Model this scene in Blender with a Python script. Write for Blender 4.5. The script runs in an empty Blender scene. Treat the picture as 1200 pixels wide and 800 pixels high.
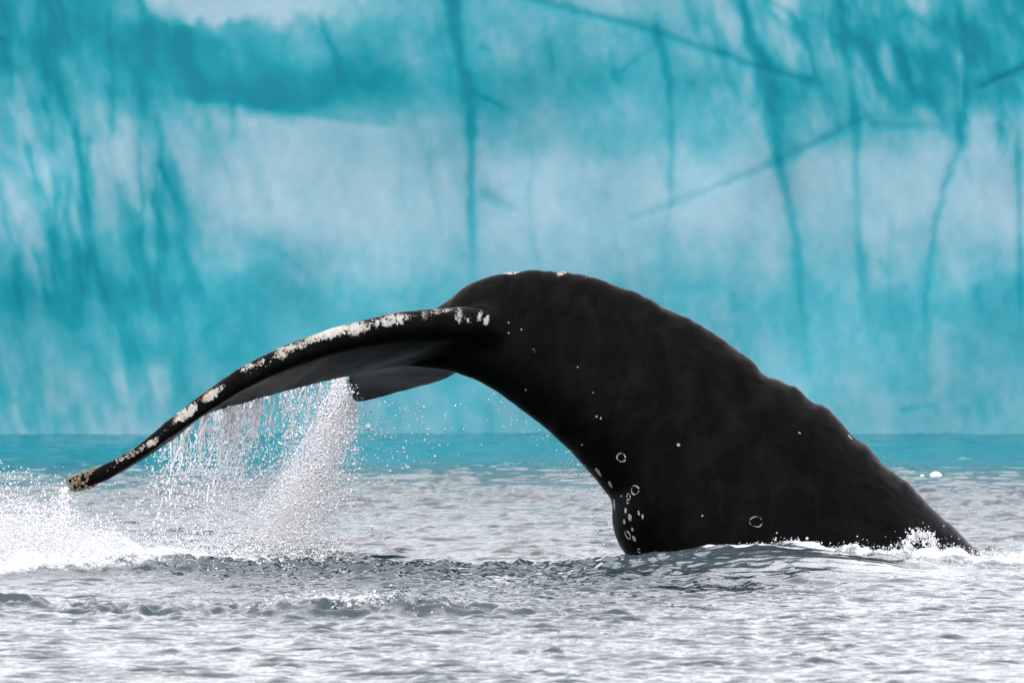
import bpy, bmesh, math, random
import numpy as np
from mathutils import Vector
from mathutils.bvhtree import BVHTree

rng = np.random.default_rng(7)
random.seed(7)
scene = bpy.context.scene
C = scene.collection
R = math.radians

# ------------------------------------------------------------------ camera
FPX, CAMY, CAMZ, PYH = 14400.0, -60.0, 2.2, 127.0      # focal length in photo pixels, position, eye-level row
TILT = math.atan((400 - PYH) / FPX)
cam = bpy.data.cameras.new('camera')
cam.sensor_width = 36.0
cam.lens = 36.0 * FPX / 1200.0
cam.clip_start, cam.clip_end = 1.0, 6000.0
cam.dof.use_dof = True
cam.dof.focus_distance = 59.6
cam.dof.aperture_fstop = 10.0
cam_o = bpy.data.objects.new('camera', cam)
C.objects.link(cam_o)
cam_o.location = (0, CAMY, CAMZ)
cam_o.rotation_euler = (math.pi / 2 - TILT, 0, 0)
scene.camera = cam_o

# ------------------------------------------------------------------ sky, sun, exposure
SUN_EL, SUN_AZ = R(66), R(215)           # overcast; the sun is a broad glow behind the viewer's left shoulder
world = bpy.data.worlds.new('World')
scene.world = world
world.use_nodes = True
nt = world.node_tree
nt.nodes.clear()
N = nt.nodes.new
sky = N('ShaderNodeTexSky'); sky.sky_type = 'NISHITA'; sky.sun_disc = False
sky.sun_elevation = SUN_EL; sky.sun_rotation = SUN_AZ
sky.air_density = 1.0; sky.dust_density = 3.0
hs = N('ShaderNodeHueSaturation'); hs.inputs['Saturation'].default_value = 0.15
tc = N('ShaderNodeTexCoord'); sx = N('ShaderNodeSeparateXYZ')
mr = N('ShaderNodeMapRange')
mr.inputs['From Min'].default_value = 0.0; mr.inputs['From Max'].default_value = 1.0
mr.inputs['To Min'].default_value = 0.9; mr.inputs['To Max'].default_value = 1.0
cl = N('ShaderNodeVectorMath'); cl.operation = 'SCALE'; cl.inputs[0].default_value = (9.9, 9.8, 10.4)
mx = N('ShaderNodeMix'); mx.data_type = 'RGBA'; mx.inputs[0].default_value = 0.85
bg = N('ShaderNodeBackground'); bg.inputs['Strength'].default_value = 0.1
wo = N('ShaderNodeOutputWorld')
L = nt.links.new
L(sky.outputs[0], hs.inputs['Color'])
L(tc.outputs['Generated'], sx.inputs[0]); L(sx.outputs['Z'], mr.inputs['Value'])
L(mr.outputs[0], cl.inputs['Scale'])
L(hs.outputs[0], mx.inputs[6]); L(cl.outputs[0], mx.inputs[7])
L(mx.outputs[2], bg.inputs['Color']); L(bg.outputs[0], wo.inputs[0])

sun = bpy.data.lights.new('sun', 'SUN')
sun.energy = 0.5; sun.angle = R(80); sun.color = (1.0, 0.97, 0.93)
sun_o = bpy.data.objects.new('sun', sun); C.objects.link(sun_o)
sd = Vector((math.sin(SUN_AZ) * math.cos(SUN_EL), math.cos(SUN_AZ) * math.cos(SUN_EL), math.sin(SUN_EL)))
sun_o.rotation_euler = (-sd).to_track_quat('-Z', 'Y').to_euler()
sun_o.location = (0, 0, 30)

vs = scene.view_settings
vs.view_transform = 'Standard'; vs.look = 'None'; vs.gamma = 1.0; vs.use_curve_mapping = False
vs.exposure = 1.45

# ------------------------------------------------------------------ helpers
CT, ST = math.cos(TILT), math.sin(TILT)
def world_at(px, py, Y):
    """point seen at photo pixel (px, py) that lies at depth Y"""
    px = np.asarray(px, float); py = np.asarray(py, float); Y = np.asarray(Y, float)
    a = (px - 600) / FPX; b = -(py - 400) / FPX
    dy = CT + b * ST; dz = -ST + b * CT
    t = (Y - CAMY) / dy
    return np.stack([a * t, Y + 0 * t, CAMZ + dz * t], -1)
def pixel_of(P):
    x, y, z = P[..., 0], P[..., 1] - CAMY, P[..., 2] - CAMZ
    f = y * CT - z * ST; u = y * ST + z * CT
    return 600 + FPX * x / f, 400 - FPX * u / f

PERM = np.random.default_rng(3).permutation(512)
def vnoise(x, y, seed=0):
    xi = np.floor(x).astype(int); yi = np.floor(y).astype(int)
    fx = x - xi; fy = y - yi
    fx = fx * fx * fx * (fx * (fx * 6 - 15) + 10); fy = fy * fy * fy * (fy * (fy * 6 - 15) + 10)
    def h(a, b): return PERM[(PERM[(a + seed * 37) & 511] + b) & 511] / 511.0
    return ((h(xi, yi) * (1 - fx) + h(xi + 1, yi) * fx) * (1 - fy)
            + (h(xi, yi + 1) * (1 - fx) + h(xi + 1, yi + 1) * fx) * fy)
def fbm(x, y, oct=4, seed=0):
    s, a, t = 0, 1.0, 0
    for k in range(oct):
        s = s + a * vnoise(x * 2 ** k + 13.7 * k, y * 2 ** k + 7.1 * k, seed + k); t += a; a *= 0.5
    return s / t
def sstep(a, b, x):
    t = np.clip((x - a) / (b - a + 0.0), 0, 1); return t * t * (3 - 2 * t)
def seg_dist(X, Y, pts):
    """distance to a polyline and position along it 0..1"""
    pts = np.array(pts, float); best = np.full(X.shape, 1e9); tt = np.zeros(X.shape)
    n = len(pts) - 1
    for i in range(n):
        a, b = pts[i], pts[i + 1]; d = b - a
        t = np.clip(((X - a[0]) * d[0] + (Y - a[1]) * d[1]) / (d @ d), 0, 1)
        q = np.hypot(X - a[0] - t * d[0], Y - a[1] - t * d[1])
        m = q < best; best = np.where(m, q, best); tt = np.where(m, (i + t) / n, tt)
    return best, tt

def mesh_from(name, V, F, smooth=True):
    V = np.asarray(V, np.float32); F = np.asarray(F, np.int32)
    k = F.shape[1]
    me = bpy.data.meshes.new(name)
    me.vertices.add(len(V)); me.vertices.foreach_set('co', V.ravel())
    me.loops.add(F.size); me.loops.foreach_set('vertex_index', F.ravel())
    me.polygons.add(len(F))
    me.polygons.foreach_set('loop_start', np.arange(0, F.size, k, dtype=np.int32))
    me.polygons.foreach_set('loop_total', np.full(len(F), k, np.int32))
    if smooth: me.polygons.foreach_set('use_smooth', np.ones(len(F), bool))
    me.update(calc_edges=True); me.validate()
    return me
def grid_faces(nr, nc, wrap=False):
    i = np.arange(nr - 1)[:, None]; j = np.arange(nc if wrap else nc - 1)[None, :]
    a = i * nc + j; b = i * nc + (j + 1) % nc
    return np.stack([a, b, b + nc, a + nc], -1).reshape(-1, 4)
def attr(me, name, vals):
    a = me.attributes.new(name, 'FLOAT', 'POINT'); a.data.foreach_set('value', np.asarray(vals, np.float32).ravel())
def add(name, me, mat, parent=None):
    o = bpy.data.objects.new(name, me); C.objects.link(o)
    if mat and not me.materials: me.materials.append(mat)
    if parent: o.parent = parent
    return o
def tag(o, label=None, cat=None, group=None, kind=None):
    for k, v in (('label', label), ('category', cat), ('group', group), ('kind', kind)):
        if v: o[k] = v
    return o

class Mat:
    def __init__(s, name):
        s.m = bpy.data.materials.new(name); s.m.use_nodes = True
        s.t = s.m.node_tree; s.t.nodes.clear()
        s.out = s.n('ShaderNodeOutputMaterial')
    def n(s, t, **kw):
        q = s.t.nodes.new(t)
        for k, v in kw.items():
            if hasattr(q, k): setattr(q, k, v)
            else: q.inputs[k].default_value = v
        return q
    def l(s, a, b): s.t.links.new(a, b)
    def attr(s, name): return s.n('ShaderNodeAttribute', attribute_name=name).outputs['Fac']
    def math(s, op, a, b=None, clamp=False):
        q = s.n('ShaderNodeMath', operation=op, use_clamp=clamp)
        for i, v in enumerate((a, b)):
            if v is None: continue
            if isinstance(v, (int, float)): q.inputs[i].default_value = v
            else: s.l(v, q.inputs[i])
        return q.outputs[0]
    def ramp(s, fac, stops):
        q = s.n('ShaderNodeValToRGB'); e = q.color_ramp.elements
        while len(e) < len(stops): e.new(0.5)
        for el, (p, c) in zip(e, stops):
            el.position = p; el.color = (*c, 1) if len(c) == 3 else c
        s.l(fac, q.inputs[0]); return q.outputs[0]
    def coords(s, scale):
        c = s.n('ShaderNodeTexCoord'); m = s.n('ShaderNodeMapping'); m.inputs['Scale'].default_value = scale
        s.l(c.outputs['Object'], m.inputs['Vector']); return m.outputs[0]
    def noise(s, vec, scale, detail=4, rough=0.5, dist=0.0):
        q = s.n('ShaderNodeTexNoise'); q.inputs['Scale'].default_value = scale
        q.inputs['Detail'].default_value = detail; q.inputs['Roughness'].default_value = rough
        q.inputs['Distortion'].default_value = dist
        s.l(vec, q.inputs['Vector']); return q.outputs['Fac']
    def mixc(s, f, a, b):
        q = s.n('ShaderNodeMix', data_type='RGBA')
        for i, v in ((0, f), (6, a), (7, b)):
            if isinstance(v, (int, float)): q.inputs[i].default_value = v
            elif isinstance(v, tuple): q.inputs[i].default_value = (*v, 1)
            else: s.l(v, q.inputs[i])
        return q.outputs[2]
    def bump(s, h, strength, dist, normal=None):
        q = s.n('ShaderNodeBump'); q.inputs['Strength'].default_value = strength; q.inputs['Distance'].default_value = dist
        s.l(h, q.inputs['Height'])
        if normal: s.l(normal, q.inputs['Normal'])
        return q.outputs[0]
    def bsdf(s, **kw):
        q = s.n('ShaderNodeBsdfPrincipled')
        for k, v in kw.items():
            k = k.replace('_', ' ')
            i = q.inputs[k]
            if isinstance(v, tuple): i.default_value = (*v, 1) if len(v) == 3 and i.type == 'RGBA' else v
            elif isinstance(v, (int, float)): i.default_value = v
            else: s.l(v, i)
        return q
    def done(s, sh): s.l(sh.outputs[0], s.out.inputs[0]); return s.m

def growing(lo, hi, step, out_lo, out_hi, g=1.22):
    mid = list(np.arange(lo, hi + step * .5, step))
    a, d = [], step
    x = lo
    while x > out_lo: d *= g; x -= d; a.append(x)
    b, d, x = [], step, mid[-1]
    while x < out_hi: d *= g; x += d; b.append(x)
    return np.array(a[::-1] + mid + b)

# ------------------------------------------------------------------ materials
def mat_sea():
    m = Mat('sea_water')
    foam = m.attr('foam')
    v1 = m.coords((1.0, 0.55, 1.0)); v2 = m.coords((1, 1, 1))
    n1 = m.noise(v1, 22, 3, 0.6, 0.4); n2 = m.noise(v2, 60, 2, 0.5)
    h = m.math('ADD', n1, m.math('MULTIPLY', n2, 0.25))
    calm = m.attr('calm')
    bs = m.n('ShaderNodeBump'); bs.inputs['Distance'].default_value = 0.02
    m.l(m.math('SUBTRACT', 0.3, m.math('MULTIPLY', calm, 0.2)), bs.inputs['Strength'])
    m.l(h, bs.inputs['Height'])
    f1 = m.noise(v2, 26, 5, 0.7); f2 = m.noise(v2, 90, 3, 0.6)
    fm = m.math('ADD', m.math('MULTIPLY', f1, 0.6), m.math('MULTIPLY', f2, 0.4))
    mask = m.math('MULTIPLY', m.math('SUBTRACT', m.math('ADD', foam, fm), 0.92), 7.0, clamp=True)
    water = m.mixc(m.attr('ice_teal_tint'), (0.012, 0.028, 0.032), (0.004, 0.12, 0.155))      # milky turquoise by the ice, its teal reflection painted into the base colour
    air = m.math('MULTIPLY', m.attr('air'), m.math('ADD', 0.25, m.math('MULTIPLY', m.noise(m.coords((2.5, 1.2, 1)), 3.0, 4, 0.6, 1.0), 1.1)), clamp=True)
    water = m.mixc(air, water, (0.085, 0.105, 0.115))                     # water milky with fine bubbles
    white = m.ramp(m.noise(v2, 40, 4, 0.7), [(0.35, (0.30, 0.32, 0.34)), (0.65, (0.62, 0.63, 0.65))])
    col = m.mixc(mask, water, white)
    rough = m.math('ADD', m.math('MULTIPLY', m.attr('micro'), 0.13), m.math('ADD', m.math('MULTIPLY', mask, 0.45), m.math('SUBTRACT', 0.06, m.math('MULTIPLY', calm, 0.01))))
    b2 = m.n('ShaderNodeBump'); b2.inputs['Distance'].default_value = 0.02
    m.l(m.math('MULTIPLY', mask, 0.8), b2.inputs['Strength']); m.l(fm, b2.inputs['Height']); m.l(bs.outputs[0], b2.inputs['Normal'])
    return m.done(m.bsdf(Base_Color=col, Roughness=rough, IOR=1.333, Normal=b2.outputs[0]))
def mat_ice():
    m = Mat('glacier_ice')
    b = m.attr('blue')
    v = m.coords((1, 1, 0.7))
    n = m.noise(v, 5.5, 6, 0.6, 0.3); g = m.noise(m.coords((1, 1, 1)), 60, 3, 0.6)
    f = m.math('ADD', b, m.math('MULTIPLY', m.math('SUBTRACT', n, 0.5), 0.12))
    f = m.math('ADD', f, m.math('MULTIPLY', m.math('SUBTRACT', g, 0.5), 0.05))
    col = m.ramp(f, [(0.0, (0.25, 0.362, 0.412)), (0.25, (0.15, 0.305, 0.355)), (0.5, (0.042, 0.245, 0.294)),
                     (0.75, (0.002, 0.195, 0.238)), (1.0, (0.0, 0.145, 0.188))])
    nb = m.bump(n, 0.12, 0.03)
    return m.done(m.bsdf(Base_Color=col, Roughness=0.5, IOR=1.31, Specular_IOR_Level=0.3, Normal=nb))
def mat_skin():
    m = Mat('whale_skin')
    d = m.attr('scar'); v = m.coords((1, 1, 1))
    n1 = m.noise(m.coords((1.2, 1, 0.8)), 38, 5, 0.7, 1.2); n2 = m.noise(v, 120, 3, 0.6)
    k = m.math('ADD', m.math('MULTIPLY', n1, 0.75), m.math('MULTIPLY', n2, 0.25))
    mask = m.math('MULTIPLY', m.math('SUBTRACT', m.math('ADD', k, d), 1.0), 16.0, clamp=True)
    tint = m.noise(v, 13, 3, 0.6)
    white = m.ramp(tint, [(0.35, (0.36, 0.35, 0.33)), (0.58, (0.30, 0.275, 0.23)), (0.75, (0.20, 0.13, 0.06))])
    skin = m.ramp(m.noise(v, 6, 5, 0.6), [(0.3, (0.0010, 0.0010, 0.0011)), (0.7, (0.0024, 0.0023, 0.0024))])
    col = m.mixc(mask, skin, white)
    h = m.math('ADD', m.noise(m.coords((0.6, 1, 0.6)), 34, 5, 0.6), m.math('MULTIPLY', m.noise(v, 150, 2, 0.6), 0.35))
    h2 = m.math('ADD', h, m.math('MULTIPLY', mask, 0.8))
    nb = m.bump(h2, 0.25, 0.006)
    rough = m.math('ADD', 0.34, m.math('MULTIPLY', mask, 0.25))
    wet = m.math('MULTIPLY', m.math('SUBTRACT', m.noise(m.coords((1, 1, 0.35)), 9, 5, 0.65, 0.6), 0.42), 0.32, clamp=True)
    return m.done(m.bsdf(Base_Color=col, Roughness=rough, IOR=1.36, Specular_IOR_Level=0.03, Coat_Weight=wet, Coat_Roughness=0.16, Coat_IOR=1.33, Normal=nb))
def mat_plain(name, c1, c2, rough, scale, **kw):
    m = Mat(name); v = m.coords((1, 1, 1)); n = m.noise(v, scale, 4, 0.6)
    col = m.ramp(n, [(0.35, c1), (0.65, c2)])
    return m.done(m.bsdf(Base_Color=col, Roughness=rough, Normal=m.bump(n, 0.4, 0.004), **kw))
M_SEA, M_ICE, M_SKIN = mat_sea(), mat_ice(), mat_skin()
M_SCAR = mat_plain('scar_skin', (0.10, 0.10, 0.095), (0.34, 0.33, 0.31), 0.5, 70)
M_BARN = mat_plain('barnacle_shell', (0.05, 0.028, 0.015), (0.30, 0.23, 0.16), 0.7, 60)
M_LUMP = mat_plain('floating_ice', (0.70, 0.78, 0.82), (0.85, 0.88, 0.90), 0.4, 20)

# ------------------------------------------------------------------ sea
xs = growing(-3.5, 3.5, 0.0175, -900, 900)
ys = np.concatenate([growing(-13.8, -13.8, 0.03, -140, -13.8)[:-1], np.arange(-13.8, -1, 0.0165), np.arange(-1, 11, .026), np.arange(11, 24.2, 0.032), growing(24.2, 24.2, 0.04, 24.2, 2500)[1:]])
XX, YY = np.meshgrid(xs, ys)
SP = np.maximum(np.gradient(xs)[None, :], np.gradient(ys)[:, None])
ppx, ppy = pixel_of(np.stack([XX, YY, 0 * XX], -1))
inview = (np.abs(XX) < 6) & (YY > -20) & (YY < 26)

Z = np.zeros_like(XX)
w1 = 0.55 + 0.9 * fbm(XX * 0.55, YY * 0.22, 3, 5)         # patches of smoother and rougher water
lee = 1 - 0.5 * sstep(9, 19, YY + 2.5 * (fbm(XX * .5, YY * .25, 2, 9) - .5))      # sheltered water before the ice wall
wr = np.random.default_rng(11)
NW = 80
RS = 0.34                                # steepness of the short ripples
for k in range(NW):
    lam = 0.12 * (1.8 / 0.12) ** (k / (NW - 1))
    th = wr.normal(0, 0.55)
    kx, ky = 2 * math.pi / lam * math.sin(th), -2 * math.pi / lam * math.cos(th)
    slope = 0.0070 if lam < 0.45 else 0.0040
    ph = wr.uniform(0, 2 * math.pi)
    att = np.clip(1.6 - 4.5 * SP / lam, 0, 1)
    Z += att * slope * lam / (2 * math.pi) * np.sin(kx * XX + ky * YY + ph) * (w1 if lam < 0.9 else 1)
# short peaked wavelets: sparse crests with steep little faces between smooth water
wxp = 0.10 * (fbm(XX * 2.1, YY * 1.3, 2, 15) - .5); wyp = 0.30 * (fbm(XX * 1.4, YY * 0.9, 2, 16) - .5)
for sc_x, sc_y, am, sd_, t0 in ((1.6, 4.5, 0.005, 17, .65), (3.4, 8.0, 0.0045, 18, .67), (6.5, 11.0, 0.003, 19, .68)):
    nn_ = fbm((XX + wxp) * sc_x, (YY + wyp) * sc_y, 2, sd_)
    fine = np.clip(2.3 - 4.5 * SP * sc_y, 0, 1)
    Z += fine * am * (.35 + .65 * w1) * sstep(t0, t0 + .17, nn_) * (1.35 + .9 * sstep(-3, 3, YY))
# trains of short sharp-crested ripples that come and go in groups
tr = np.random.default_rng(31)
for k in range(20):
    lam = 0.07 * (0.165 / 0.07) ** (k / 19); th = tr.normal(0, .38); kk = 2 * math.pi / lam
    c0, c1 = tr.uniform(0, 50, 2)
    env = sstep(.60, .78, fbm((XX + c0) * (.30 / lam + .6), (YY + c1) * (.16 / lam + .4), 2, 120 + k))
    warp = 4.5 * fbm((XX + c1) * (.35 / lam), (YY + c0) * (.22 / lam), 2, 150 + k)
    att = np.clip(2.0 - 4.5 * SP / lam, 0, 1)
    Z += att * env * (RS / kk) * np.exp(1.7 * (np.sin(kk * (math.sin(th) * XX - math.cos(th) * YY) + warp) - 1)) * (.5 + .5 * w1)
Z *= lee
def gauss(x, c, s): return np.exp(-((x - c) / s) ** 2)
foam = np.zeros_like(Z); calm = np.zeros_like(Z); ADD = np.zeros_like(Z)
def fnz(sx_, sy_, o, seed): return fbm(XX * sx_, YY * sy_, o, seed)

# low smooth swell pushed up before the whale's body
cx = (ppx - 600) / 240
crest_y = -2.15 + 0.25 * np.sin(XX * 2.1)
sw_amp = 0.125 * np.exp(-((XX - 1.18) / np.where(XX < 1.18, 0.62, 0.75)) ** 2)
d = YY - crest_y
sw = sw_amp * np.where(d < 0, np.exp(-(d / 0.78) ** 2), np.exp(-(d / 1.3) ** 2))
ADD += sw
calm = np.maximum(calm, np.clip(sw / 0.05, 0, 1))
ADD += np.clip(sw / .08, 0, 1) * 0.016 * (fnz(3.2, 1.6, 3, 25) - .5)
ADD += np.exp(-((d + 1.15) / .45) ** 2) * np.clip(sw_amp / .08, 0, 1) * 0.028 * ((1 - np.abs(2 * fnz(5, 3.5, 2, 26) - 1)) ** 2 - .4)
crl = np.exp(-((d - .12) / .16) ** 2) * sstep(.75, 1.0, XX) * (1 - sstep(1.5, 1.9, XX))
foam = np.maximum(foam, crl * .75 * (.3 + fnz(11, 5, 3, 27))); ADD += crl * .04 * (fnz(12, 7, 3, 28) - .3)
# wake ridge with foam along the body's waterline and off to the right
wy = -1.05 - 0.35 * sstep(1.4, 2.7, XX)
wk = np.exp(-((YY - wy) / 0.55) ** 2) * sstep(0.95, 1.5, XX) * (1 - 0.6 * sstep(3.0, 4.0, XX))
ADD += wk * (0.018 + 0.15 * (fnz(8, 4.5, 4, 21) - 0.38) + 0.012 * sstep(1.9, 2.2, XX))
foam = np.maximum(foam, wk * 1.0 * (0.35 + 0.9 * fnz(7, 3.5, 3, 22)))
# foam at the left where the fluke's water lands
lm = np.exp(-((XX + 2.75) / 0.95) ** 2) * np.where(YY < -1.9, np.exp(-((YY + 1.9) / 0.45) ** 2), np.exp(-((YY + 1.9) / 1.2) ** 2))
ADD += lm * (0.17 + 0.26 * (fnz(7, 4, 4, 31) - 0.4))
lmf = np.exp(-((XX + 2.75) / 1.0) ** 2) * np.where(YY < -1.9, np.exp(-((YY + 1.9) / 0.62) ** 4), np.exp(-((YY + 1.9) / 1.2) ** 2))
foam = np.maximum(foam, lmf * 1.6 * (0.5 + 0.6 * fnz(6, 3, 3, 32)))
lm2 = np.exp(-((XX + 1.55) / 0.75) ** 2) * np.exp(-((YY + 1.3) / 0.9) ** 2)
ADD += lm2 * 0.09 * (fnz(8, 4, 4, 33) - 0.35)
foam = np.maximum(foam, lm2 * 1.0 * (0.3 + 0.9 * fnz(8, 3, 3, 34)))
# rough band of choppy water trailing from the fluke to the body
def chop(y0, sy, x0, x1, amp, seed, steep):
    global ADD
    m = np.exp(-((YY - y0 - 0.5 * (fnz(0.9, 0.1, 2, seed + 1) - .5)) / sy) ** 2) * sstep(x0 - .4, x0 + .4, XX) * (1 - sstep(x1 - .5, x1 + .5, XX))
    n = fnz(8.5, 6.5, 3, seed); r = 1 - np.abs(2 * n - 1)
    ADD += m * amp * (r ** 2 + 0.5 * (fnz(17, 12, 2, seed + 5) - .5)) * steep
    return m
m1 = chop(-1.95, 0.8, -2.0, 0.9, 0.038, 41, 1.0)
m2 = chop(-7.0, 0.42, -2.3, 0.25, 0.050, 51, 1.0)
rid = sstep(.35, .62, fnz(1.6, .4, 3, 66)) * np.exp(-((YY + 6.9 - 0.25 * np.sin(XX * 1.7)) / np.where(YY < -6.9, .2, .6)) ** 2) * sstep(-3.2, -2.4, XX) * (1 - sstep(-.6, .3, XX))
ADD += 0.055 * rid * (0.5 + fnz(2.2, 1, 2, 61))
fz = np.exp(-((XX + 0.75) / 0.5) ** 2) * np.exp(-((YY + 7.0) / 0.3) ** 2)
foam = np.maximum(foam, fz * 0.8 * (0.35 + 0.8 * fnz(9, 4, 3, 62)))
ADD += fz * 0.06 * np.clip(fnz(10, 5, 4, 63) - .35, 0, 1)
# dark rounded wavelet at the lower left
ADD += 0.05 * np.exp(-((XX + 2.45) / 0.35) ** 2) * np.exp(-((YY + 7.4) / np.where(YY < -7.4, .25, .6)) ** 2)
Z = Z * (1 - 0.88 * calm) + np.where(inview, ADD, 0)
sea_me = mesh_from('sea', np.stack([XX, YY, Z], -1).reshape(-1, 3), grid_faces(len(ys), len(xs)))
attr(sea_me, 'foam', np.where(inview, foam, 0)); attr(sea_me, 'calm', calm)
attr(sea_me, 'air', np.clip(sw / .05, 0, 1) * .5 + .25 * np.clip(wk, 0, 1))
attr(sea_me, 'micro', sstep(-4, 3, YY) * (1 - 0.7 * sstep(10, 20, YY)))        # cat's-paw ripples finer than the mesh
attr(sea_me, 'ice_teal_tint', sstep(10.0, 20, YY + 3 * (fbm(XX * .4, YY * .3, 2, 29) - .5)) * (1 - sstep(40, 60, np.abs(XX))))
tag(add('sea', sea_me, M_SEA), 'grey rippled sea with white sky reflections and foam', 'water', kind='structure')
def sea_z(x, y):
    i = np.clip(np.searchsorted(ys, y), 0, len(ys) - 1); j = np.clip(np.searchsorted(xs, x), 0, len(xs) - 1)
    return Z[i, j]

# ------------------------------------------------------------------ iceberg
ICEY = 23.0
KI = FPX / (ICEY - CAMY)
ix = growing(-4.2, 4.2, 0.015, -42, 42, 1.12)
iz = np.concatenate([[-1.6, -1.1, -.7, -.4, -.2, -.1, -.05], np.arange(0, 3.25, 0.0145), np.linspace(3.28, 4.5, 40)])
IX, IZ = np.meshgrid(ix, iz)
GX = 600 + IX * KI; GY = PYH + (CAMZ - IZ) * KI
rows_y = [0, 50, 100, 150, 200, 250, 300, 350, 400, 450, 490, 508]
TAB = np.array([
 [.80, .75, .15, .20, .35, .40, .40, .30, .30, .40, .50, .60, .70],
 [.75, .80, .95, .70, .50, .55, .42, .42, .40, .45, .70, .85, .85],
 [.60, .60, .85, .95, .80, .65, .60, .60, .55, .52, .60, .75, .60],
 [.45, .40, .30, .20, .25, .32, .38, .42, .42, .38, .42, .40, .30],
 [.36, .30, .32, .10, .12, .15, .12, .20, .20, .15, .15, .15, .15],
 [.40, .36, .42, .10, .08, .12, .15, .20, .12, .15, .15, .15, .12],
 [.60, .55, .52, .40, .30, .30, .27, .32, .27, .32, .32, .32, .32],
 [.70, .70, .72, .66, .55, .50, .47, .47, .47, .47, .52, .52, .58],
 [.56, .56, .62, .60, .55, .50, .46, .46, .46, .46, .46, .46, .50],
 [.50, .50, .50, .50, .47, .45, .42, .42, .42, .42, .42, .42, .44],
 [.41] * 13,
 [.39] * 13])
wx_ = (fbm(GX / 60, GY / 60, 3, 71) - .5) * 60; wy_ = (fbm(GX / 60, GY / 60, 3, 72) - .5) * 50
mxp = np.abs(GX + wx_); mxp = np.where(mxp > 1200, 1200 - np.abs((mxp - 1200) % 2400 - 1200) if False else np.abs(((mxp + 1200) % 2400) - 1200), mxp)
fx = np.clip(mxp / 100, 0, 11.999); j0 = fx.astype(int); fx -= j0; fx = fx * fx * (3 - 2 * fx)
gy = np.clip(GY + wy_, 0, 507.9); i0 = np.searchsorted(rows_y, gy, side='right') - 1
ry = np.array(rows_y, float); fy = (gy - ry[i0]) / (ry[i0 + 1] - ry[i0]); fy = fy * fy * (3 - 2 * fy)
blue = ((TAB[i0, j0] * (1 - fx) + TAB[i0, j0 + 1] * fx) * (1 - fy) + (TAB[i0 + 1, j0] * (1 - fx) + TAB[i0 + 1, j0 + 1] * fx) * fy)
# flowing vertical flutes: strongest at left and in the upper right
sk = GX - 0.22 * GY
st = fbm(sk / 24 + 0.6 * fbm(GX / 60, GY / 70, 2, 74), GY / 140, 3, 75) - .5
left = 1 - sstep(150, 330, GX); ur = sstep(780, 900, GX) * (1 - sstep(90, 190, GY))
blue = blue + st * (0.14 + 0.36 * left + 0.5 * ur)
blue += 0.24 * (fbm(GX / 42 - .25 * GY / 48, GY / 60, 4, 79) - .5) + 0.12 * (fbm(GX / 9, GY / 12, 2, 80) - .5)
lob = np.abs(2 * fbm(GX / 34 - GY / 150, GY / 75, 3, 77) - 1)
blue = blue + (0.22 - lob) * (0.08 + 0.75 * ur + 0.3 * left)
relief = -0.10 * (fbm(IX * .9, IZ * .7, 2, 81) - .5) * 2 - 0.022 * fbm(IX * 2.6 + .5 * IZ, IZ * 1.3, 3, 82) + 0.012 * st
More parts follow.
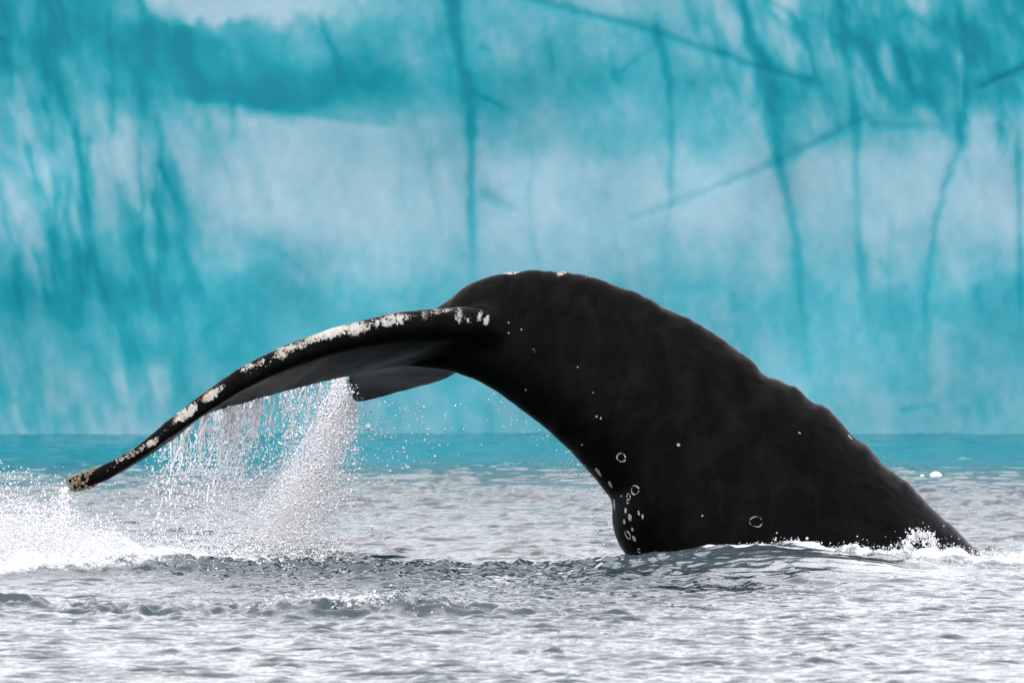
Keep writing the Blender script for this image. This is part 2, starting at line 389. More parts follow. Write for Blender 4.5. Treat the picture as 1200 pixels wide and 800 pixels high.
cracks = [
 ([(530, -20), (533, 40), (540, 80), (550, 110), (553, 170), (552, 250), (555, 345)], 8, 5, .75, .4),
 ([(765, 10), (772, 45), (783, 90), (788, 150), (785, 230), (780, 320)], 5, 4, .5, .15),
 ([(870, -20), (880, 50), (895, 75), (905, 120), (912, 190), (925, 240), (935, 290), (940, 360), (945, 440)], 7, 5, .6, .25),
 ([(985, -10), (992, 60), (1002, 130), (1006, 150), (1003, 220), (1008, 320), (1012, 380)], 5, 4, .5, .2),
 ([(1120, -10), (1132, 60), (1133, 110), (1125, 170), (1108, 220), (1095, 270), (1086, 350), (1085, 480)], 5, 5, .42, .3),
 ([(1170, 140), (1172, 165), (1168, 185)], 5, 4, .4, .1), ([(1193, 140), (1195, 260), (1198, 400)], 5, 4, .4, .35),
 ([(373, 10), (380, 40), (395, 70), (400, 130)], 6, 3, .5, .15),
 ([(158, -20), (172, 30), (180, 70), (188, 105)], 11, 8, .5, .2),
 ([(190, 100), (200, 180), (205, 220), (215, 300), (240, 360), (268, 400)], 12, 8, .25, .3),
 ([(55, 50), (65, 90), (75, 130), (90, 165), (95, 200), (110, 300), (125, 360), (140, 460)], 5, 4, .42, .2),
 ([(-2, 40), (2, 70), (9, 100)], 9, 6, .55, .3),
 ([(620, 0), (700, 20), (760, 35), (800, 50), (850, 65), (885, 80), (950, 97), (980, 103)], 6, 5, .34, .3),
 ([(690, 280), (770, 245), (830, 225), (912, 190), (1000, 148), (1030, 132)], 5, 6, .16, .3),
 ([(1140, 105), (1170, 95), (1215, 78)], 4, 5, .4, .5), ([(555, 112), (580, 122), (602, 136)], 3, 3, .25, .2),
 ([(555, 222), (590, 240), (618, 252)], 7, 6, .3, .1), ([(900, 0), (930, 20), (950, 60), (955, 90), (945, 112)], 4, 3, .3, .3),
 ([(640, 40), (650, 95)], 7, 4, .2, .2), ([(808, 5), (820, 50)], 7, 3, .35, .3), ([(560, 55), (580, 65)], 5, 3, .25, .1),
 ([(270, 110), (274, 150), (268, 175)], 5, 4, .35, .1), ([(105, 285), (118, 345), (126, 365)], 7, 4, .3, .2),
 ([(150, 315), (163, 370), (172, 440)], 5, 4, .3, .15), ([(240, 375), (248, 440)], 4, 4, .22, .1), ([(18, 290), (24, 380)], 6, 4, .25, .15),
 ([(1010, 45), (1030, 90), (1048, 110)], 5, 4, .3, .2), ([(1050, 50), (1066, 100), (1078, 125)], 5, 3, .4, .2),
 ([(1028, 300), (1046, 330)], 4, 3, .2, .1), ([(1145, 330), (1150, 380)], 6, 4, .25, .1), ([(860, 340), (862, 370)], 5, 4, .18, .1),
 ([(1045, 481), (1075, 477), (1105, 473)], 3, 3, .12, .08), ([(345, 290), (350, 330)], 8, 8, .12, .05), ([(470, 150), (473, 260)], 4, 4, .05, .08),
 ([(1005, 145), (1060, 150), (1130, 148)], 6, 5, .22, .1), ([(715, 55), (722, 95), (700, 60)], 5, 4, .28, .15), ([(715, 95), (760, 60), (790, 35)], 4, 4, .15, .1)]
cr = np.random.default_rng(23)
for k in range(56):                                    # fainter cracks on the rest of the face, in and out of view
    x0 = cr.uniform(-900, 2100) if k < 30 else cr.uniform(0, 190); y0 = cr.uniform(-180, 300); ln = cr.uniform(60, 220)
    p = [(x0, y0)]
    for q in range(4): p.append((p[-1][0] + cr.normal(4, 5), p[-1][1] + ln / 4))
    lf = 1.9 if k >= 30 else 1.0
    cracks.append((p, 4, 3, lf * cr.uniform(.08, .2), lf * cr.uniform(.05, .14)))
for pts, wa, wb, sa, sb in cracks:
    P = np.array(pts, float); x0, y0 = P.min(0) - 60; x1, y1 = P.max(0) + 60
    jj = np.where((GX[0] > x0) & (GX[0] < x1))[0]; ii = np.where((GY[:, 0] > y0) & (GY[:, 0] < y1))[0]
    if not len(jj) or not len(ii): continue
    s_ = np.s_[ii[0]:ii[-1] + 1, jj[0]:jj[-1] + 1]
    jit = (fbm(GX[s_] / 14, GY[s_] / 14, 2, 83) - .5) * 4
    dd, t = seg_dist(GX[s_] + jit, GY[s_] + jit, pts)
    w = (wa + (wb - wa) * t) * (0.6 + 0.8 * fbm(GX[s_] / 25, GY[s_] / 25, 2, 85)); a = sa + (sb - sa) * t
    ends = (sstep(0, .22, t) if pts[0][1] > 8 else 1) * (1 - sstep(.82 if len(pts) > 5 else .7, 1.0, t) * (0 if pts[-1][0] > 1200 else .9))
    g = np.exp(-(dd / w) ** 2) + 0.4 * np.exp(-(dd / (w * 3.0)) ** 2)
    blue[s_] += a * g * ends * 0.62
    relief[s_] += a * 0.02 * np.exp(-(dd / w) ** 2) * ends
# long oblique colour step where clear blue ice lies over white bubbly ice
stepy = np.interp(GX, [0, 205, 270, 340, 400, 470], [100, 117, 122, 133, 143, 150])
onx = sstep(205, 222, GX) * (1 - sstep(400, 520, GX))
blue += onx * (0.20 * np.exp(-np.clip(stepy - GY, 0, 999) / 28) * sstep(5, -5, GY - stepy) - 0.10 * np.exp(-np.clip(GY - stepy, 0, 999) / 30) * sstep(-5, 5, GY - stepy))
topv = np.exp(-((GX - 270) / 120) ** 2) * (1 - sstep(10, 32, GY + 14 * (fbm(GX / 22, GY / 22, 3, 88) - .5) * 3))
blue -= 0.42 * topv
H = 3.35 + 0.35 * (fbm(ix * .25, ix * 0, 4, 90) - .5)
tz = np.clip(IZ / 4.5, -1, 1)
zz = np.where(IZ > 3.0, 3.0 + (IZ - 3.0) / (4.5 - 3.0) * (H[None, :] - 3.0), IZ)
edge = 3.0 * (np.abs(IX) / 42) ** 4
yy = ICEY + relief + 0.06 * IZ + 0.5 * sstep(3.3, 4.5, IZ) + edge + 0.45 * (fbm(IX * .16, IZ * .12, 3, 92) - .5) * sstep(4.5, 9, np.abs(IX))
front = np.stack([IX, yy, zz], -1)
top = []
for q in range(1, 15):
    f = q / 14
    yb = yy[-1] + f * (9 + 3 * (1 - (np.abs(ix) / 42) ** 2)) * (1 - .9 * sstep(35, 42, np.abs(ix)))
    top.append(np.stack([ix, yb, H + 0.35 * np.sin(f * 3.1) + .5 * (fbm(ix * .5, yb * .5, 3, 95) - .5) * min(1, q / 2)], -1))
for q in range(1, 6):
    b = top[13].copy(); b[:, 2] = np.maximum(-1.6, b[:, 2] * (1 - q / 5) - 1.6 * q / 5); b[:, 1] += .1 * q; top.append(b)
ice = np.concatenate([front, np.stack(top)], 0)
bl = np.concatenate([np.clip(blue, 0.02, 1), np.full((19, len(ix)), .12)], 0)
ice_me = mesh_from('iceberg', ice.reshape(-1, 3), grid_faces(*ice.shape[:2]))
attr(ice_me, 'blue', bl)
tag(add('iceberg', ice_me, M_ICE), 'wall of turquoise glacier ice with dark vertical cracks behind the whale', 'iceberg')

# ------------------------------------------------------------------ whale
DORSAL = [(470, 396), (495, 374), (512, 360), (527, 350), (540, 338), (560, 328), (590, 319.5), (620, 316), (655, 317), (690, 323), (730, 337), (765, 352), (800, 370),
          (835, 390), (860, 405), (880, 421), (894, 436), (903, 443), (922, 449), (940, 460), (951, 471), (968, 479), (985, 494), (999, 509), (1020, 525),
          (1036, 542), (1052, 556), (1070, 572), (1090, 592), (1110, 609), (1130, 628), (1148, 647), (1200, 700), (1290, 800), (1390, 920)]
PAIR = [(0, (452, 428), .09), (2, (490, 430), .12), (4, (528, 436), .15), (6, (572, 453), .18), (8, (612, 481), .21), (10, (650, 511), .25), (12, (679, 540), .29),
        (14, (697, 562), .32), (15, (709, 577), .335), (16.5, (716, 587), .35), (18, (717, 611), .37), (20, (723, 634), .39), (21.5, (737, 657), .41), (24, (765, 700), .45), (27, (830, 780), .5),
        (31, (925, 880), .56), (32, (1000, 950), .6), (33, (1120, 1060), .62), (34, (1250, 1180), .6)]
D = np.array(DORSAL, float)
sD = np.concatenate([[0], np.cumsum(np.hypot(*np.diff(D, axis=0).T))])
pidx = np.array([p[0] for p in PAIR], float); pV = np.array([p[1] for p in PAIR], float); pW = np.array([p[2] for p in PAIR])
ps = np.interp(pidx, np.arange(len(D)), sD)
def smooth_interp(t, ts, vs_):
    """monotone-ish cubic (Catmull-Rom with finite-difference tangents)"""
    m = np.gradient(vs_, ts)
    i = np.clip(np.searchsorted(ts, t) - 1, 0, len(ts) - 2); h = ts[i + 1] - ts[i]; u = (t - ts[i]) / h
    return ((2 * u**3 - 3 * u**2 + 1) * vs_[i] + (u**3 - 2 * u**2 + u) * h * m[i] + (-2 * u**3 + 3 * u**2) * vs_[i + 1] + (u**3 - u**2) * h * m[i + 1])
NR, NC = 150, 56
sr = np.linspace(0, sD[-1], NR)
Dp = np.stack([smooth_interp(sr, sD, D[:, k]) for k in (0, 1)], -1)
Vp = np.stack([smooth_interp(sr, ps, pV[:, k]) for k in (0, 1)], -1)
Wd = np.interp(sr, ps, pW)
Yc = np.interp(Dp[:, 0], [470, 560, 800, 1400], [.28, .10, -.08, -.30])
DW, VW = world_at(Dp[:, 0], Dp[:, 1], Yc), world_at(Vp[:, 0], Vp[:, 1], Yc)
ph = np.linspace(0, 2 * math.pi, NC, endpoint=False)
vv = np.cos(ph)
v0 = -0.30
fw = np.where(vv > v0, np.sqrt(np.clip(1 - ((vv - v0) / (1 - v0)) ** 2, 0, 1)) ** 1.15, np.sqrt(np.clip(1 - ((v0 - vv) / (1 + v0)) ** 2, 0, 1)))
ring = []
for i in range(NR):
    P = (DW[i] + VW[i]) / 2 + (DW[i] - VW[i]) / 2 * vv[:, None]
    P[:, 1] += np.sign(np.sin(ph)) * fw * Wd[i]
    ring.append(P)
ring = np.array(ring)
def closed_loft(rings):
    nr, nc = rings.shape[:2]
    V = np.concatenate([rings.reshape(-1, 3), rings[0].mean(0)[None], rings[-1].mean(0)[None]])
    F = [tuple(f) for f in grid_faces(nr, nc, True)]
    a, b = nr * nc, nr * nc + 1
    F += [(a, (j + 1) % nc, j) for j in range(nc)] + [(b, (nr - 1) * nc + j, (nr - 1) * nc + (j + 1) % nc) for j in range(nc)]
    return V, F
def fluke(le, te, tau, n=90):
    """le, te: rows (px, py, Y); tau: thickness along the span; returns section rings"""
    le, te = np.array(le, float), np.array(te, float)
    LE, TE = world_at(*le.T), world_at(*te.T)
    def res(P, u0=None):
        s = np.concatenate([[0], np.cumsum(np.linalg.norm(np.diff(P, axis=0), axis=1))]); s /= s[-1]
        t = np.linspace(0, 1, n); return np.stack([smooth_interp(t, s, P[:, k]) for k in range(3)], -1)
    A, B = res(LE), res(TE)
    sp = np.gradient(A, axis=0)
    c = B - A
    nor = np.cross(sp, c); nor /= np.linalg.norm(nor, axis=1)[:, None] + 1e-9
    nor *= np.sign(nor[:, 2:3] + 1e-9)
    for k in range(n - 6, n): nor[k] = nor[n - 7]
    th = np.interp(np.linspace(0, 1, n), np.linspace(0, 1, len(tau)), tau)
    a = np.linspace(0, 2 * math.pi, 40, endpoint=False)
    xc = (1 - np.cos(a)) / 2
    out = []
    for i in range(n):
        ch = np.linalg.norm(c[i]) + 1e-6
        cdir = c[i] / ch
        xm = xc * ch
        r = th[i] / 2
        # blunt nose of radius r, long taper to a thin trailing edge
        pos = xm
        nose = np.sqrt(np.clip(1 - (np.clip(r * 1.3 - pos, 0, None) / (r * 1.3)) ** 2, 0, 1))
        tap = 1 - sstep(0, 1, xc) ** 0.8 * 0.86
        half = r * np.clip(nose, 0.02, 1) * tap
        half *= np.where(xc > .97, np.clip((1 - xc) / .03, .3, 1), 1)
        out.append(A[i] + cdir * xm[:, None] + nor[i] * (np.sign(np.sin(a) + 1e-12) * half)[:, None])
    return np.array(out), A, B, nor
nearLE = [(640, 400, .02), (612, 383, -.05), (580, 371, -.12), (540, 371, -.21), (500, 372, -.30), (450, 379, -.42), (400, 391, -.54), (350, 408, -.66), (300, 431, -.78), (250, 461, -.90), (200, 496, -1.02), (150, 533, -1.13), (110, 556, -1.22), (80, 567, -1.28)]
nearTE = [(440, 432, .34), (415, 437, .18), (385, 444, .06), (350, 454, -.08), (315, 463, -.22), (285, 472, -.38), (258, 480, -.55), (235, 489, -.70), (205, 513, -.88), (165, 540, -1.04), (120, 564, -1.06), (88, 572, -1.10)]
farLE = [(606, 372, .10), (590, 378, .35), (572, 394, .72), (552, 416, 1.1), (528, 435, 1.45), (490, 448, 1.75), (450, 461, 2.0), (412, 471, 2.2)]
farTE = [(440, 430, .36), (428, 432, .6), (415, 436, .9), (408, 440, 1.25), (405, 448, 1.6), (404, 458, 1.9), (408, 470, 2.18)]
nr_, nA, nB, nN = fluke(nearLE, nearTE, [.24, .20, .165, .145, .13, .125, .12, .112, .10])
fr_, fA, fB, fN = fluke(farLE, farTE, [.19, .16, .13, .11, .09, .07, .05, .03])
allV, allF, off = [], [], 0
for rr in (ring, nr_, fr_):
    V, F = closed_loft(rr); allV.append(V); allF += [tuple(int(q) + off for q in f) for f in F]; off += len(V)
me0 = bpy.data.meshes.new('whale_rough'); me0.from_pydata(np.concatenate(allV).tolist(), [], allF)
bm = bmesh.new(); bm.from_mesh(me0); bmesh.ops.recalc_face_normals(bm, faces=bm.faces); bm.to_mesh(me0); bm.free()
tmp = bpy.data.objects.new('whale_rough', me0); C.objects.link(tmp)
rm = tmp.modifiers.new('r', 'REMESH'); rm.mode = 'VOXEL'; rm.voxel_size = 0.0115
smo = tmp.modifiers.new('s', 'SMOOTH'); smo.factor = 0.5; smo.iterations = 5
dg = bpy.context.evaluated_depsgraph_get()
wme = bpy.data.meshes.new_from_object(tmp.evaluated_get(dg))
bpy.data.objects.remove(tmp); wme.name = 'humpback_whale'
tmp = bpy.data.objects.new('whale_blend', wme); C.objects.link(tmp)      # blend the fluke roots into the tail stock
cb = np.empty(len(wme.vertices) * 3, np.float32); wme.vertices.foreach_get('co', cb); cb = cb.reshape(-1, 3).astype(float)
bx_, by_ = pixel_of(cb)
wt = np.exp(-(((bx_ - 585) / 48) ** 4 + ((by_ - 385) / 62) ** 4)) * np.where(by_ < 350 - 0.12 * (bx_ - 585), 0.25, 1)
vg = tmp.vertex_groups.new(name='b')
for q in range(1, 11):
    ii = np.where((wt * 10 >= q - .5) & (wt * 10 < q + .5))[0]
    if len(ii): vg.add([int(i) for i in ii], q / 10, 'REPLACE')
smo = tmp.modifiers.new('s', 'SMOOTH'); smo.factor = 0.5; smo.iterations = 45; smo.vertex_group = 'b'
dg = bpy.context.evaluated_depsgraph_get()
wme = bpy.data.meshes.new_from_object(tmp.evaluated_get(dg))
bpy.data.objects.remove(tmp); wme.name = 'humpback_whale'
n = len(wme.vertices); co = np.empty(n * 3, np.float32); wme.vertices.foreach_get('co', co); co = co.reshape(-1, 3).astype(float)
no = np.empty(n * 3, np.float32); wme.vertices.foreach_get('normal', no); no = no.reshape(-1, 3)
# a little unevenness of the hide, knobs along the back ridge
co += no * (0.010 * (fbm(co[:, 0] * 4, co[:, 2] * 4 + co[:, 1] * 3, 3, 101) - .5) + 0.004 * (fbm(co[:, 0] * 17, co[:, 2] * 17 + co[:, 1] * 9, 3, 103) - .5))[:, None]
qx, qy = pixel_of(co)
dd, _ = seg_dist(qx, qy, DORSAL[6:32])
knob = np.exp(-(dd / 9) ** 2) * sstep(-.02, .06, co[:, 2]) * (qx > 600)
co[:, 2] += 0.010 * knob * (fbm(qx / 13, qx * 0, 2, 104) - .5) * 2
wme.vertices.foreach_set('co', co.astype(np.float32).ravel())
wme.polygons.foreach_set('use_smooth', np.ones(len(wme.polygons), bool)); wme.update()
PATCH = [(127, 538, 6, 3, 35, .5), (156, 531, 12, 5, 30, .55), (178, 518, 9, 5, 35, .68), (193, 505, 7, 4, 40, .5), (218, 484, 17, 7, 35, .72), (248, 462, 14, 6, 35, .72), (259, 455, 6, 4, 35, .6),
         (281, 428, 8, 4, 30, .6), (295, 436, 9, 5, 30, .46), (311, 426, 8, 5, 28, .5), (329, 412, 11, 10, 25, .62), (352, 404, 14, 6, 22, .58), (385, 389, 28, 9, 14, .75), (419, 385, 14, 9, 12, .68),
         (413, 372, 22, 4, 15, .6), (459, 375, 18, 8, 8, .66), (479, 372, 6, 4, 0, .5), (498, 368, 4, 7, 0, .55), (512, 366, 8, 6, 0, .52), (538, 370, 6, 10, 0, .6), (549, 374, 4, 7, 0, .58), (562, 371, 3.5, 8, -15, .60), (570, 376, 3.5, 8, -20, .64),
         (598, 318, 15, 4, 5, .62), (658, 319, 6, 4, 0, .66), (684, 324, 6, 3, 0, .4), (625, 410, 7, 3, -25, .5), (232, 472, 45, 7, 36, .42), (150, 533, 40, 7, 34, .42), (320, 420, 50, 8, 26, .39), (400, 388, 50, 8, 14, .40), (480, 372, 60, 7, 4, .40), (290, 431, 10, 5, 30, .6), (306, 424, 9, 4, 30, .58), (340, 408, 12, 6, 25, .62), (365, 398, 12, 5, 20, .66), (440, 379, 9, 6, 8, .62), (470, 371, 12, 3, 8, .6), (525, 364, 10, 3, 3, .52), (205, 494, 9, 3, 36, .58), (168, 524, 8, 4, 34, .6), (140, 538, 10, 4, 32, .56), (240, 452, 12, 2.5, 36, .5), (200, 486, 12, 2, 38, .5), (165, 512, 9, 2, 38, .48)]
scar = np.full(n, 0.0)
for x, y, a, b, ang, s in PATCH:
    t = R(ang); ux, uy = math.cos(t), -math.sin(t)
    ex = (qx - x) * ux + (qy - y) * uy; ey = -(qx - x) * uy + (qy - y) * ux
    scar = np.maximum(scar, (s * .6 + .19) * np.exp(-0.5 * ((ex / a / 1.25) ** 2 + (ey / b / 1.25) ** 2) ** 1.6))
scar *= np.where((no[:, 1] < 0.15) & (co[:, 1] < .45), 1, 0)
dtip = np.min(np.linalg.norm(co[:, None, :] - fA[None, ::6, :], axis=2), axis=1) if n < 400000 else np.full(n, 9.)
scar = np.maximum(scar, .42 * np.exp(-(dtip / .08) ** 2) * (co[:, 1] > .5) * (no[:, 2] > -.2))
attr(wme, 'scar', scar)
wme.materials.clear()
whale = add('humpback_whale', wme, M_SKIN)
tag(whale, 'black humpback whale diving with arched tail stock and drooping scarred flukes', 'whale')

# scars that show as rings and spots on the flank, laid on the hide
bvh = BVHTree.FromPolygons([Vector(c) for c in co], [tuple(p.vertices) for p in wme.polygons])
CO = Vector((0, CAMY, CAMZ))
def hit(px, py):
    p = Vector(world_at(px, py, 0.0)); h = bvh.ray_cast(CO, (p - CO).normalized())
    return (h[0], h[1]) if h[0] else None
def mark(name, px, py, r0, r1, asp=1.0, ang=0.0, seg=20, proud=.003):
    """irregular ring (r0 > 0) or spot following the surface; radii in photo pixels"""
    h = hit(px, py)
    if not h: return
    c, nn = h
    up = Vector((0, 0, 1)); t1 = up.cross(nn).normalized(); t2 = nn.cross(t1)
    rows = [r0, r0 + (r1 - r0) * .5, r1] if r0 > 0 else [0.01, r1 * .55, r1]
    V, F = [], []
    ph0 = random.uniform(0, 6)
    for k, rr in enumerate(rows):
        for j in range(seg):
            a = 2 * math.pi * j / seg
            w = 1 + .10 * math.sin(2 * a + ph0) + .05 * math.sin(3 * a + 2 * ph0)
            thin = 1.0
            if r0 > 0 and k == 0: w *= 1.02 + .13 * math.sin(a * 2 + ph0 * 3)
            ex, ey = rr * w / 240 * math.cos(a), rr * w / 240 * math.sin(a) * asp
            ca, sa = math.cos(R(ang)), math.sin(R(ang))
            q = c + t1 * (ex * ca - ey * sa) + t2 * (ex * sa + ey * ca)
            g = bvh.ray_cast(q + nn * .06, -nn)
            b0 = g[0] if g[0] else q
            V.append(b0 + nn * (proud if k == 1 else -.001) - c)
    for k in range(2):
        for j in range(seg):
            if r0 > 0 and (math.sin(2 * j + ph0) + math.sin(.7 * j + 3 * ph0)) > 1.05: continue
            F.append((k * seg + j, k * seg + (j + 1) % seg, (k + 1) * seg + (j + 1) % seg, (k + 1) * seg + j))
    me = bpy.data.meshes.new(name); me.from_pydata([tuple(v) for v in V], [], F)
    for p in me.polygons: p.use_smooth = True
    o = add(name, me, M_SCAR, whale); o.location = c
    return o
for a in [(728, 536, 4.2, 6.4), (744, 574, 4.4, 6.6), (736.5, 582, 2.6, 4.6), (736, 587, 1.8, 3.6), (735.5, 626.5, 3.0, 6.2), (886, 611, 6.0, 7.3), (749, 645, 1.6, 3.2)]:
    mark('ring_scar', *a)
for a in [(701, 553, 0, 4.3, 1.6, 15), (715, 567.5, 0, 3.6, 1.4, 20), (720, 591, 0, 3, 2.6, 5), (733, 598, 0, 2.6, 1.6, 20), (738, 606, 0, 3.4, 1.5, 25), (731.5, 611, 0, 2.2, 1.8, 10), (748.5, 601, 0, 1.7, 2.0, 20),
          (753, 605, 0, 1.7, 2.0, 15), (743, 631, 0, 3.0, 1.6, 25), (741, 620, 0, 2, 1.3, 0), (756, 651, 0, 1.5), (760, 650, 0, 1.4), (795, 521, 0, 2.2), (823, 604, 0, 1.4), (699, 488, 0, 1.6), (704, 490, 0, 1.2, 1.6),
          (728, 581, 0, 1.5), (682, 521, 0, 1.2), (616, 457, 0, 1.2), (596, 378, 0, 1.2), (611, 386, 0, 1.2), (596, 390, 0, 1.2), (937, 507, 0, 1.0, 2, 40), (677, 430, 0, 1.1), (996, 512, 0, 1.8, 2.6, 10), (1055, 630, 0, 1.4), (695, 460, 0, 1.)]:
    mark('scar_spot', *a, seg=12)
# barnacles crusted round the near fluke's tip: ridged cones with an open crater
def barnacle_mesh(seed):
    r = random.Random(seed); V, F = [], []; prof = [(1.0, -.25), (.92, .25), (.66, .75), (.5, .85), (.36, .55)]
    for k, (rr, z) in enumerate(prof):
        for j in range(10):
            a = 2 * math.pi * j / 10; w = rr * (1 + (.12 if j % 2 else -.08) + r.uniform(-.05, .05)); V.append((w * math.cos(a), w * math.sin(a), z))
    for k in range(4):
        for j in range(10): F.append((k * 10 + j, k * 10 + (j + 1) % 10, (k + 1) * 10 + (j + 1) % 10, (k + 1) * 10 + j))
    F.append(tuple(range(40, 50)))
    me = bpy.data.meshes.new('barnacle'); me.from_pydata(V, [], F); me.materials.append(M_BARN); return me
bmesh_ = [barnacle_mesh(k) for k in range(5)]
near_tip = np.where((qx < 112) & (no[:, 1] < .5))[0]
chosen = []
br = np.random.default_rng(5)
for i in br.permutation(near_tip):
    wgt = (112 - qx[i]) / 36
    if br.random() > wgt * 1.4 + .1: continue
    rad = br.uniform(.006, .0125)
    if any(np.linalg.norm(co[i] - c) < (rad + q) * .8 for c, q in chosen): continue
    chosen.append((co[i], rad))
    o = add('barnacle', bmesh_[len(chosen) % 5], None, whale)
    o.location = co[i]; o.rotation_euler = Vector(no[i]).to_track_quat('Z', 'Y').to_euler(); o.scale = (rad, rad, rad * br.uniform(.8, 1.3))
    if len(chosen) > 90: break

# ------------------------------------------------------------------ falling and splashing water
ICO = bmesh.new(); bmesh.ops.create_icosphere(ICO, subdivisions=1, radius=1.0)
ICOV = np.array([v.co for v in ICO.verts]); ICOF = np.array([[v.index for v in f.verts] for f in ICO.faces]); ICO.free()
OV = np.array([(1, 0, 0), (-1, 0, 0), (0, 1, 0), (0, -1, 0), (0, 0, 1), (0, 0, -1)], float)
OF = np.array([(0, 2, 4), (2, 1, 4), (1, 3, 4), (3, 0, 4), (2, 0, 5), (1, 2, 5), (3, 1, 5), (0, 3, 5)])
def mat_drops(name, lo, hi, rough):
    m = Mat(name); v = m.coords((1, 1, 1)); g = m.attr('tone'); n = m.noise(v, 55, 3, 0.6)
    f = m.math('ADD', m.math('MULTIPLY', g, 0.8), m.math('MULTIPLY', n, 0.3))
    return m.done(m.bsdf(Base_Color=m.ramp(f, [(0.1, lo), (0.9, hi)]), Roughness=rough, IOR=1.33))
M_DROP = mat_drops('white_water', (0.46, 0.465, 0.48), (0.84, 0.845, 0.86), 0.12)
M_FOAM = mat_drops('sea_foam', (0.34, 0.36, 0.38), (0.70, 0.71, 0.73), 0.4)
def drops(name, P, rad, stretch, label, mat=None, lean=None, cat='spray', tubes=None):
    IV, IF = (OV, OF) if len(P) > 4500 else (ICOV, ICOF)
    P = np.asarray(P); k = len(P)
    rad = np.broadcast_to(rad, k)
    V = IV[None] * (1 + br.uniform(-.25, .25, (k, len(IV), 1)))
    V = V * rad[:, None, None]; V[:, :, 2] *= np.broadcast_to(stretch, k)[:, None]
    if lean is not None: V[:, :, 0] += V[:, :, 2] * np.broadcast_to(lean, k)[:, None]
    V = (V + P[:, None, :]).reshape(-1, 3)
    F = (IF[None] + (np.arange(k) * len(IV))[:, None, None]).reshape(-1, 3)
    tone = np.repeat(br.random(k), len(IV))
    if tubes:
        F = np.concatenate([F, tubes[1] + len(V)]); V = np.concatenate([V, tubes[0]]); tone = np.concatenate([tone, tubes[2]])
    me = mesh_from(name, V, F)
    attr(me, 'tone', tone)
    return tag(add(name, me, mat or M_DROP), label, cat, kind='stuff')
def clip_water(P, *rest):
    keep = P[:, 2] > -.03
    return (P[keep],) + tuple(r[keep] for r in rest)

# curtain off the near fluke's trailing edge
te = nB
tx, ty = pixel_of(te)
idx = np.where((tx > 180) & (tx < 405))[0]
P, rad, stt, ln = [], [], [], []
TV, TF, TT = [], [], []
hubs = np.sort(br.beta(1.15, .95, 34))
for s in range(190):
    fi = np.clip(hubs[s % 34] + br.normal(0, .014), 0, 1) * (idx[-1] - idx[0]) + idx[0]
    b = np.array([np.interp(fi, np.arange(len(te)), te[:, q]) for q in range(3)]) + br.normal(0, [.004, .03, .004])
    strong = br.random() < .35
    fall = (b[2] + .02) * (br.uniform(.3, .9) if strong else br.uniform(.06, .45))
    drift = br.normal(-.16, .13); wob = br.uniform(0, 6); wa = br.uniform(.003, .014); wob2 = br.uniform(0, 6)
    r0 = br.uniform(.0020, .0050) * (1.2 if strong else .85); z = 0.0; prev = -1; nz = br.uniform(0, 99); tone = br.uniform(.3, 1)
    while z < fall:
        f = z / fall
        x = b[0] + drift * z + wa * math.sin(z * 17 + wob) + wa * .5 * math.sin(z * 43 + wob2); y = b[1] + wa * math.cos(z * 15 + wob)
        pin = float(vnoise(np.array([z * 38 + nz]), np.array([nz]), 5)[0])
        r = r0 * (.25 + 1.3 * pin) * (1 - .5 * f)
        if pin > .22 + .5 * f:
            base = len(TV)
            for q in range(5): TV.append((x + r * math.cos(q * 1.2566), y + r * math.sin(q * 1.2566), b[2] + .01 - z)); TT.append(tone)
            if prev >= 0:
                for q in range(5):
                    a0, a1, b0, b1 = prev + q, prev + (q + 1) % 5, base + q, base + (q + 1) % 5
                    TF += [(a0, b0, b1), (a0, b1, a1)]
            prev = base
        else:
            prev = -1
        if br.random() < .25 + .5 * f:
            P.append((x + br.normal(0, .006 + .035 * z), y + br.normal(0, .03), b[2] - z)); rad.append(br.gamma(2.5, .0009) + .001); stt.append(br.uniform(1, 2.4)); ln.append(br.normal(0, .3))
        z += .011
for s in range(3600):                                  # loose drops below
    i = int(br.choice(idx)); b = te[i]; z = br.beta(1.1, 1.1) * (b[2] + .02)
    P.append((b[0] - .15 * z + br.normal(0, .05 + .16 * z), b[1] + br.normal(0, .05 + .2 * z), b[2] - z)); rad.append(br.gamma(2.2, .0009) + .0009); stt.append(br.uniform(.9, 2)); ln.append(br.normal(0, .4))
for s in range(1500):                                  # drops to the right of the curtain
    px, py = br.uniform(330, 420), br.uniform(450, 600); q = world_at(px, py, br.uniform(.1, 1.6)); P.append(tuple(q)); rad.append(br.gamma(3, .0008) + .001); stt.append(br.uniform(.9, 1.8)); ln.append(0.)
P, rad, stt, ln = clip_water(np.array(P), np.array(rad), np.array(stt), np.array(ln))
drops('water_curtain', P, rad, stt, 'white strands and drops falling from the trailing edge of the near fluke', lean=-ln * 0.3, tubes=(np.array(TV), np.array(TF), np.array(TT)))

# thick column pouring off the far fluke's tip
cpy = np.array([436, 455, 475, 500, 530, 560, 600, 640, 662]); cpx = np.array([397, 397, 398, 391, 376, 362, 346, 330, 320]); chw = np.array([5, 8, 20, 26, 28, 34, 46, 62, 74])
NCOL = 60000
py = 436 + 226 * br.random(NCOL) ** .8
side = br.normal(0, .48, NCOL); core = br.random(NCOL) < .82
side = np.where(core, np.clip(side, -1.05, 1.05), side * 1.7)
px = np.interp(py, cpy, cpx) + side * np.interp(py, cpy, chw)
Yd = np.interp(py, cpy, np.linspace(2.12, 1.5, len(cpy))) + br.normal(0, .35, NCOL) * np.interp(py, cpy, chw) / 60
P = world_at(px, py, Yd); rad = br.gamma(2.2, .0006, NCOL) + .0009
P, rad = clip_water(P, rad)
drops('water_column', P, rad, br.uniform(.8, 1.7, len(P)), 'thick white column of water pouring off the tip of the far fluke', lean=br.normal(.25, .4, len(P)))

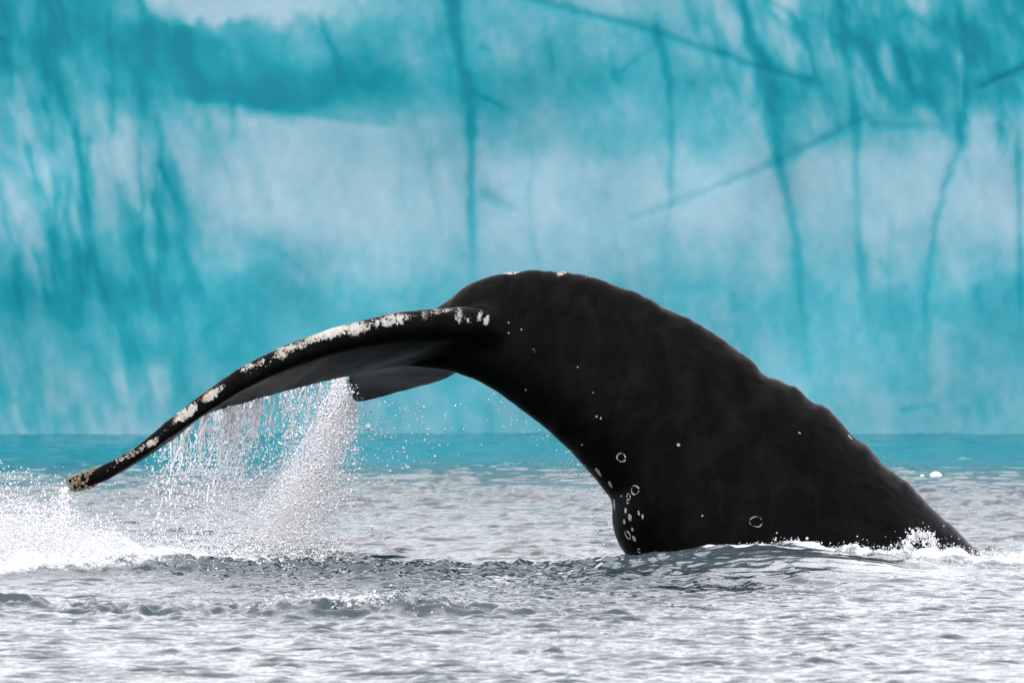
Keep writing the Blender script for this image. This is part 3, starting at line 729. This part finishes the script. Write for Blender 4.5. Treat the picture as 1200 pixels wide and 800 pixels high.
# thin stream below the near tip
k = 900; t = br.random(k); px = 76 - 16 * t ** 1.3 + br.normal(0, 2.5 + 5 * t, k); py = 572 + 75 * t
P = world_at(px, py, -1.3 + br.normal(0, .05, k)); drops('water_stream', P, br.gamma(2, .0009, k) + .001, br.uniform(1.2, 2.6, k), 'thin stream of water trickling from the barnacled tip of the near fluke')

# splash at the left
k = 42000
px = 150 - 230 * br.random(k) ** .85; hz = np.clip(br.exponential(.055, k) * np.interp(px, [-80, 20, 75, 160], [1.5, 1.35, 1.0, .55]), 0, .34)
Y = np.maximum(-1.55 + br.normal(0, .4, k), -2.15 - .15 * br.random(k)); X = (px - 600) / 240
P = np.stack([X, Y, sea_z(X, Y) + hz - .01], -1)
drops('splash', P, br.gamma(2.0, .0008, k) + .0009, br.uniform(.8, 1.4, k), 'white burst of splashing water under the tip of the near fluke', mat=M_DROP, cat='splash')
k = 11000
px = br.uniform(120, 420, k); hz = br.exponential(.035, k); Y = np.where(br.random(k) < .5, -1.2, .6) + br.normal(0, .55, k); X = (px - 600) / 240
keep = br.random(k) < np.interp(px, [120, 200, 300, 400, 420], [.9, .6, .8, .5, 0])
P = np.stack([X, Y, sea_z(X, Y) + hz - .01], -1)[keep]
drops('spray', P, br.gamma(2, .0008, len(P)) + .0009, br.uniform(.8, 1.6, len(P)), 'fine white spray bouncing off the sea below the flukes')

# wake foam along the body and to the right
k = 8000
X = 3.0 - 2.0 * br.random(k) ** 1.4; Y = -1.05 - .35 * sstep(1.4, 2.7, X) + br.normal(0, .3, k)
X = X + br.normal(0, .04, k); hz = br.exponential(.009, k) * np.interp(X, [1.0, 1.45, 1.9, 2.3, 3], [.35, .5, 1.1, 1.2, .8]) * (1 + 1.2 * fbm(X * 4, X * 0, 2, 111))
P = np.stack([X, Y, sea_z(X, Y) + hz - .008], -1)
drops('wake_foam', P, br.gamma(2.2, .0008, k) + .0010, br.uniform(.7, 1.2, k), 'white foam churning where the back of the whale enters the sea', mat=M_FOAM, cat='foam')
# small crown of splash against the back
P, rad = [], []
for s in range(800):
    a = br.uniform(-.4, 3.5); r = br.normal(17, 3.5); P.append(tuple(world_at(1079 + r * math.cos(a), 645 - r * 1.15 * math.sin(a), -1.05 + br.normal(0, .06)))); rad.append(br.gamma(2, .0008) + .0008)
drops('splash_crown', np.array(P), np.array(rad), br.uniform(.8, 1.6, len(P)), 'small crown of white splash against the back of the whale', cat='splash')
# foam on the broken wavelet in front
k = 900
X = br.normal(-.75, .22, k); Y = -7.0 + br.normal(0, .12, k); P = np.stack([X, Y, sea_z(X, Y) + br.exponential(.010, k) - .004], -1)
drops('wavelet_foam', P, br.gamma(2.5, .0009, k) + .0010, br.uniform(.8, 1.3, k), 'patch of white foam on the low broken wavelet out from the whale', mat=M_FOAM, cat='foam')
# drips off the belly edge
P, rad = [], []
for s in range(260):
    i = br.integers(20, 75); b = VW[i]; z = br.exponential(.05); P.append((b[0] + br.normal(-.02, .025), b[1] + br.normal(0, .1), b[2] - z + .01)); rad.append(br.gamma(3, .0006) + .0008)
for s in range(420):
    px, py = br.normal(455, 38), br.uniform(470, 590); P.append(tuple(world_at(px, py, br.uniform(1.2, 2.3)))); rad.append(br.gamma(3, .0006) + .0009)
drops('drips', np.array(P), np.array(rad), 1.3, 'scattered drops dripping from the belly edge of the tail stock')

# ------------------------------------------------------------------ little floating ice
def ice_lump(px, py, r, label, seed):
    r_ = np.random.default_rng(seed)
    bm = bmesh.new(); bmesh.ops.create_icosphere(bm, subdivisions=3, radius=1.0)
    for v in bm.verts:
        p = np.array(v.co); s = 1 + .5 * (fbm(np.array([p[0] * 1.6 + seed]), np.array([p[2] * 1.6 + p[1]]), 3, seed)[0] - .5)
        v.co = v.co * s; v.co.z = max(v.co.z * (.75), -.45)
    me = bpy.data.meshes.new('ice_lump'); bm.to_mesh(me); bm.free()
    for p in me.polygons: p.use_smooth = True
    d = CAMZ * FPX / (py - PYH); o = add('ice_lump', me, M_LUMP)
    o.location = ((px - 600) / FPX * d, d + CAMY, .01); o.scale = (r, r, r)
    return tag(o, label, 'ice')
ice_lump(1097, 560, .036, 'larger white lump of ice floating between the whale and the iceberg', 3)
ice_lump(1081, 560, .014, 'tiny white ice chip floating beside the larger lump', 5)
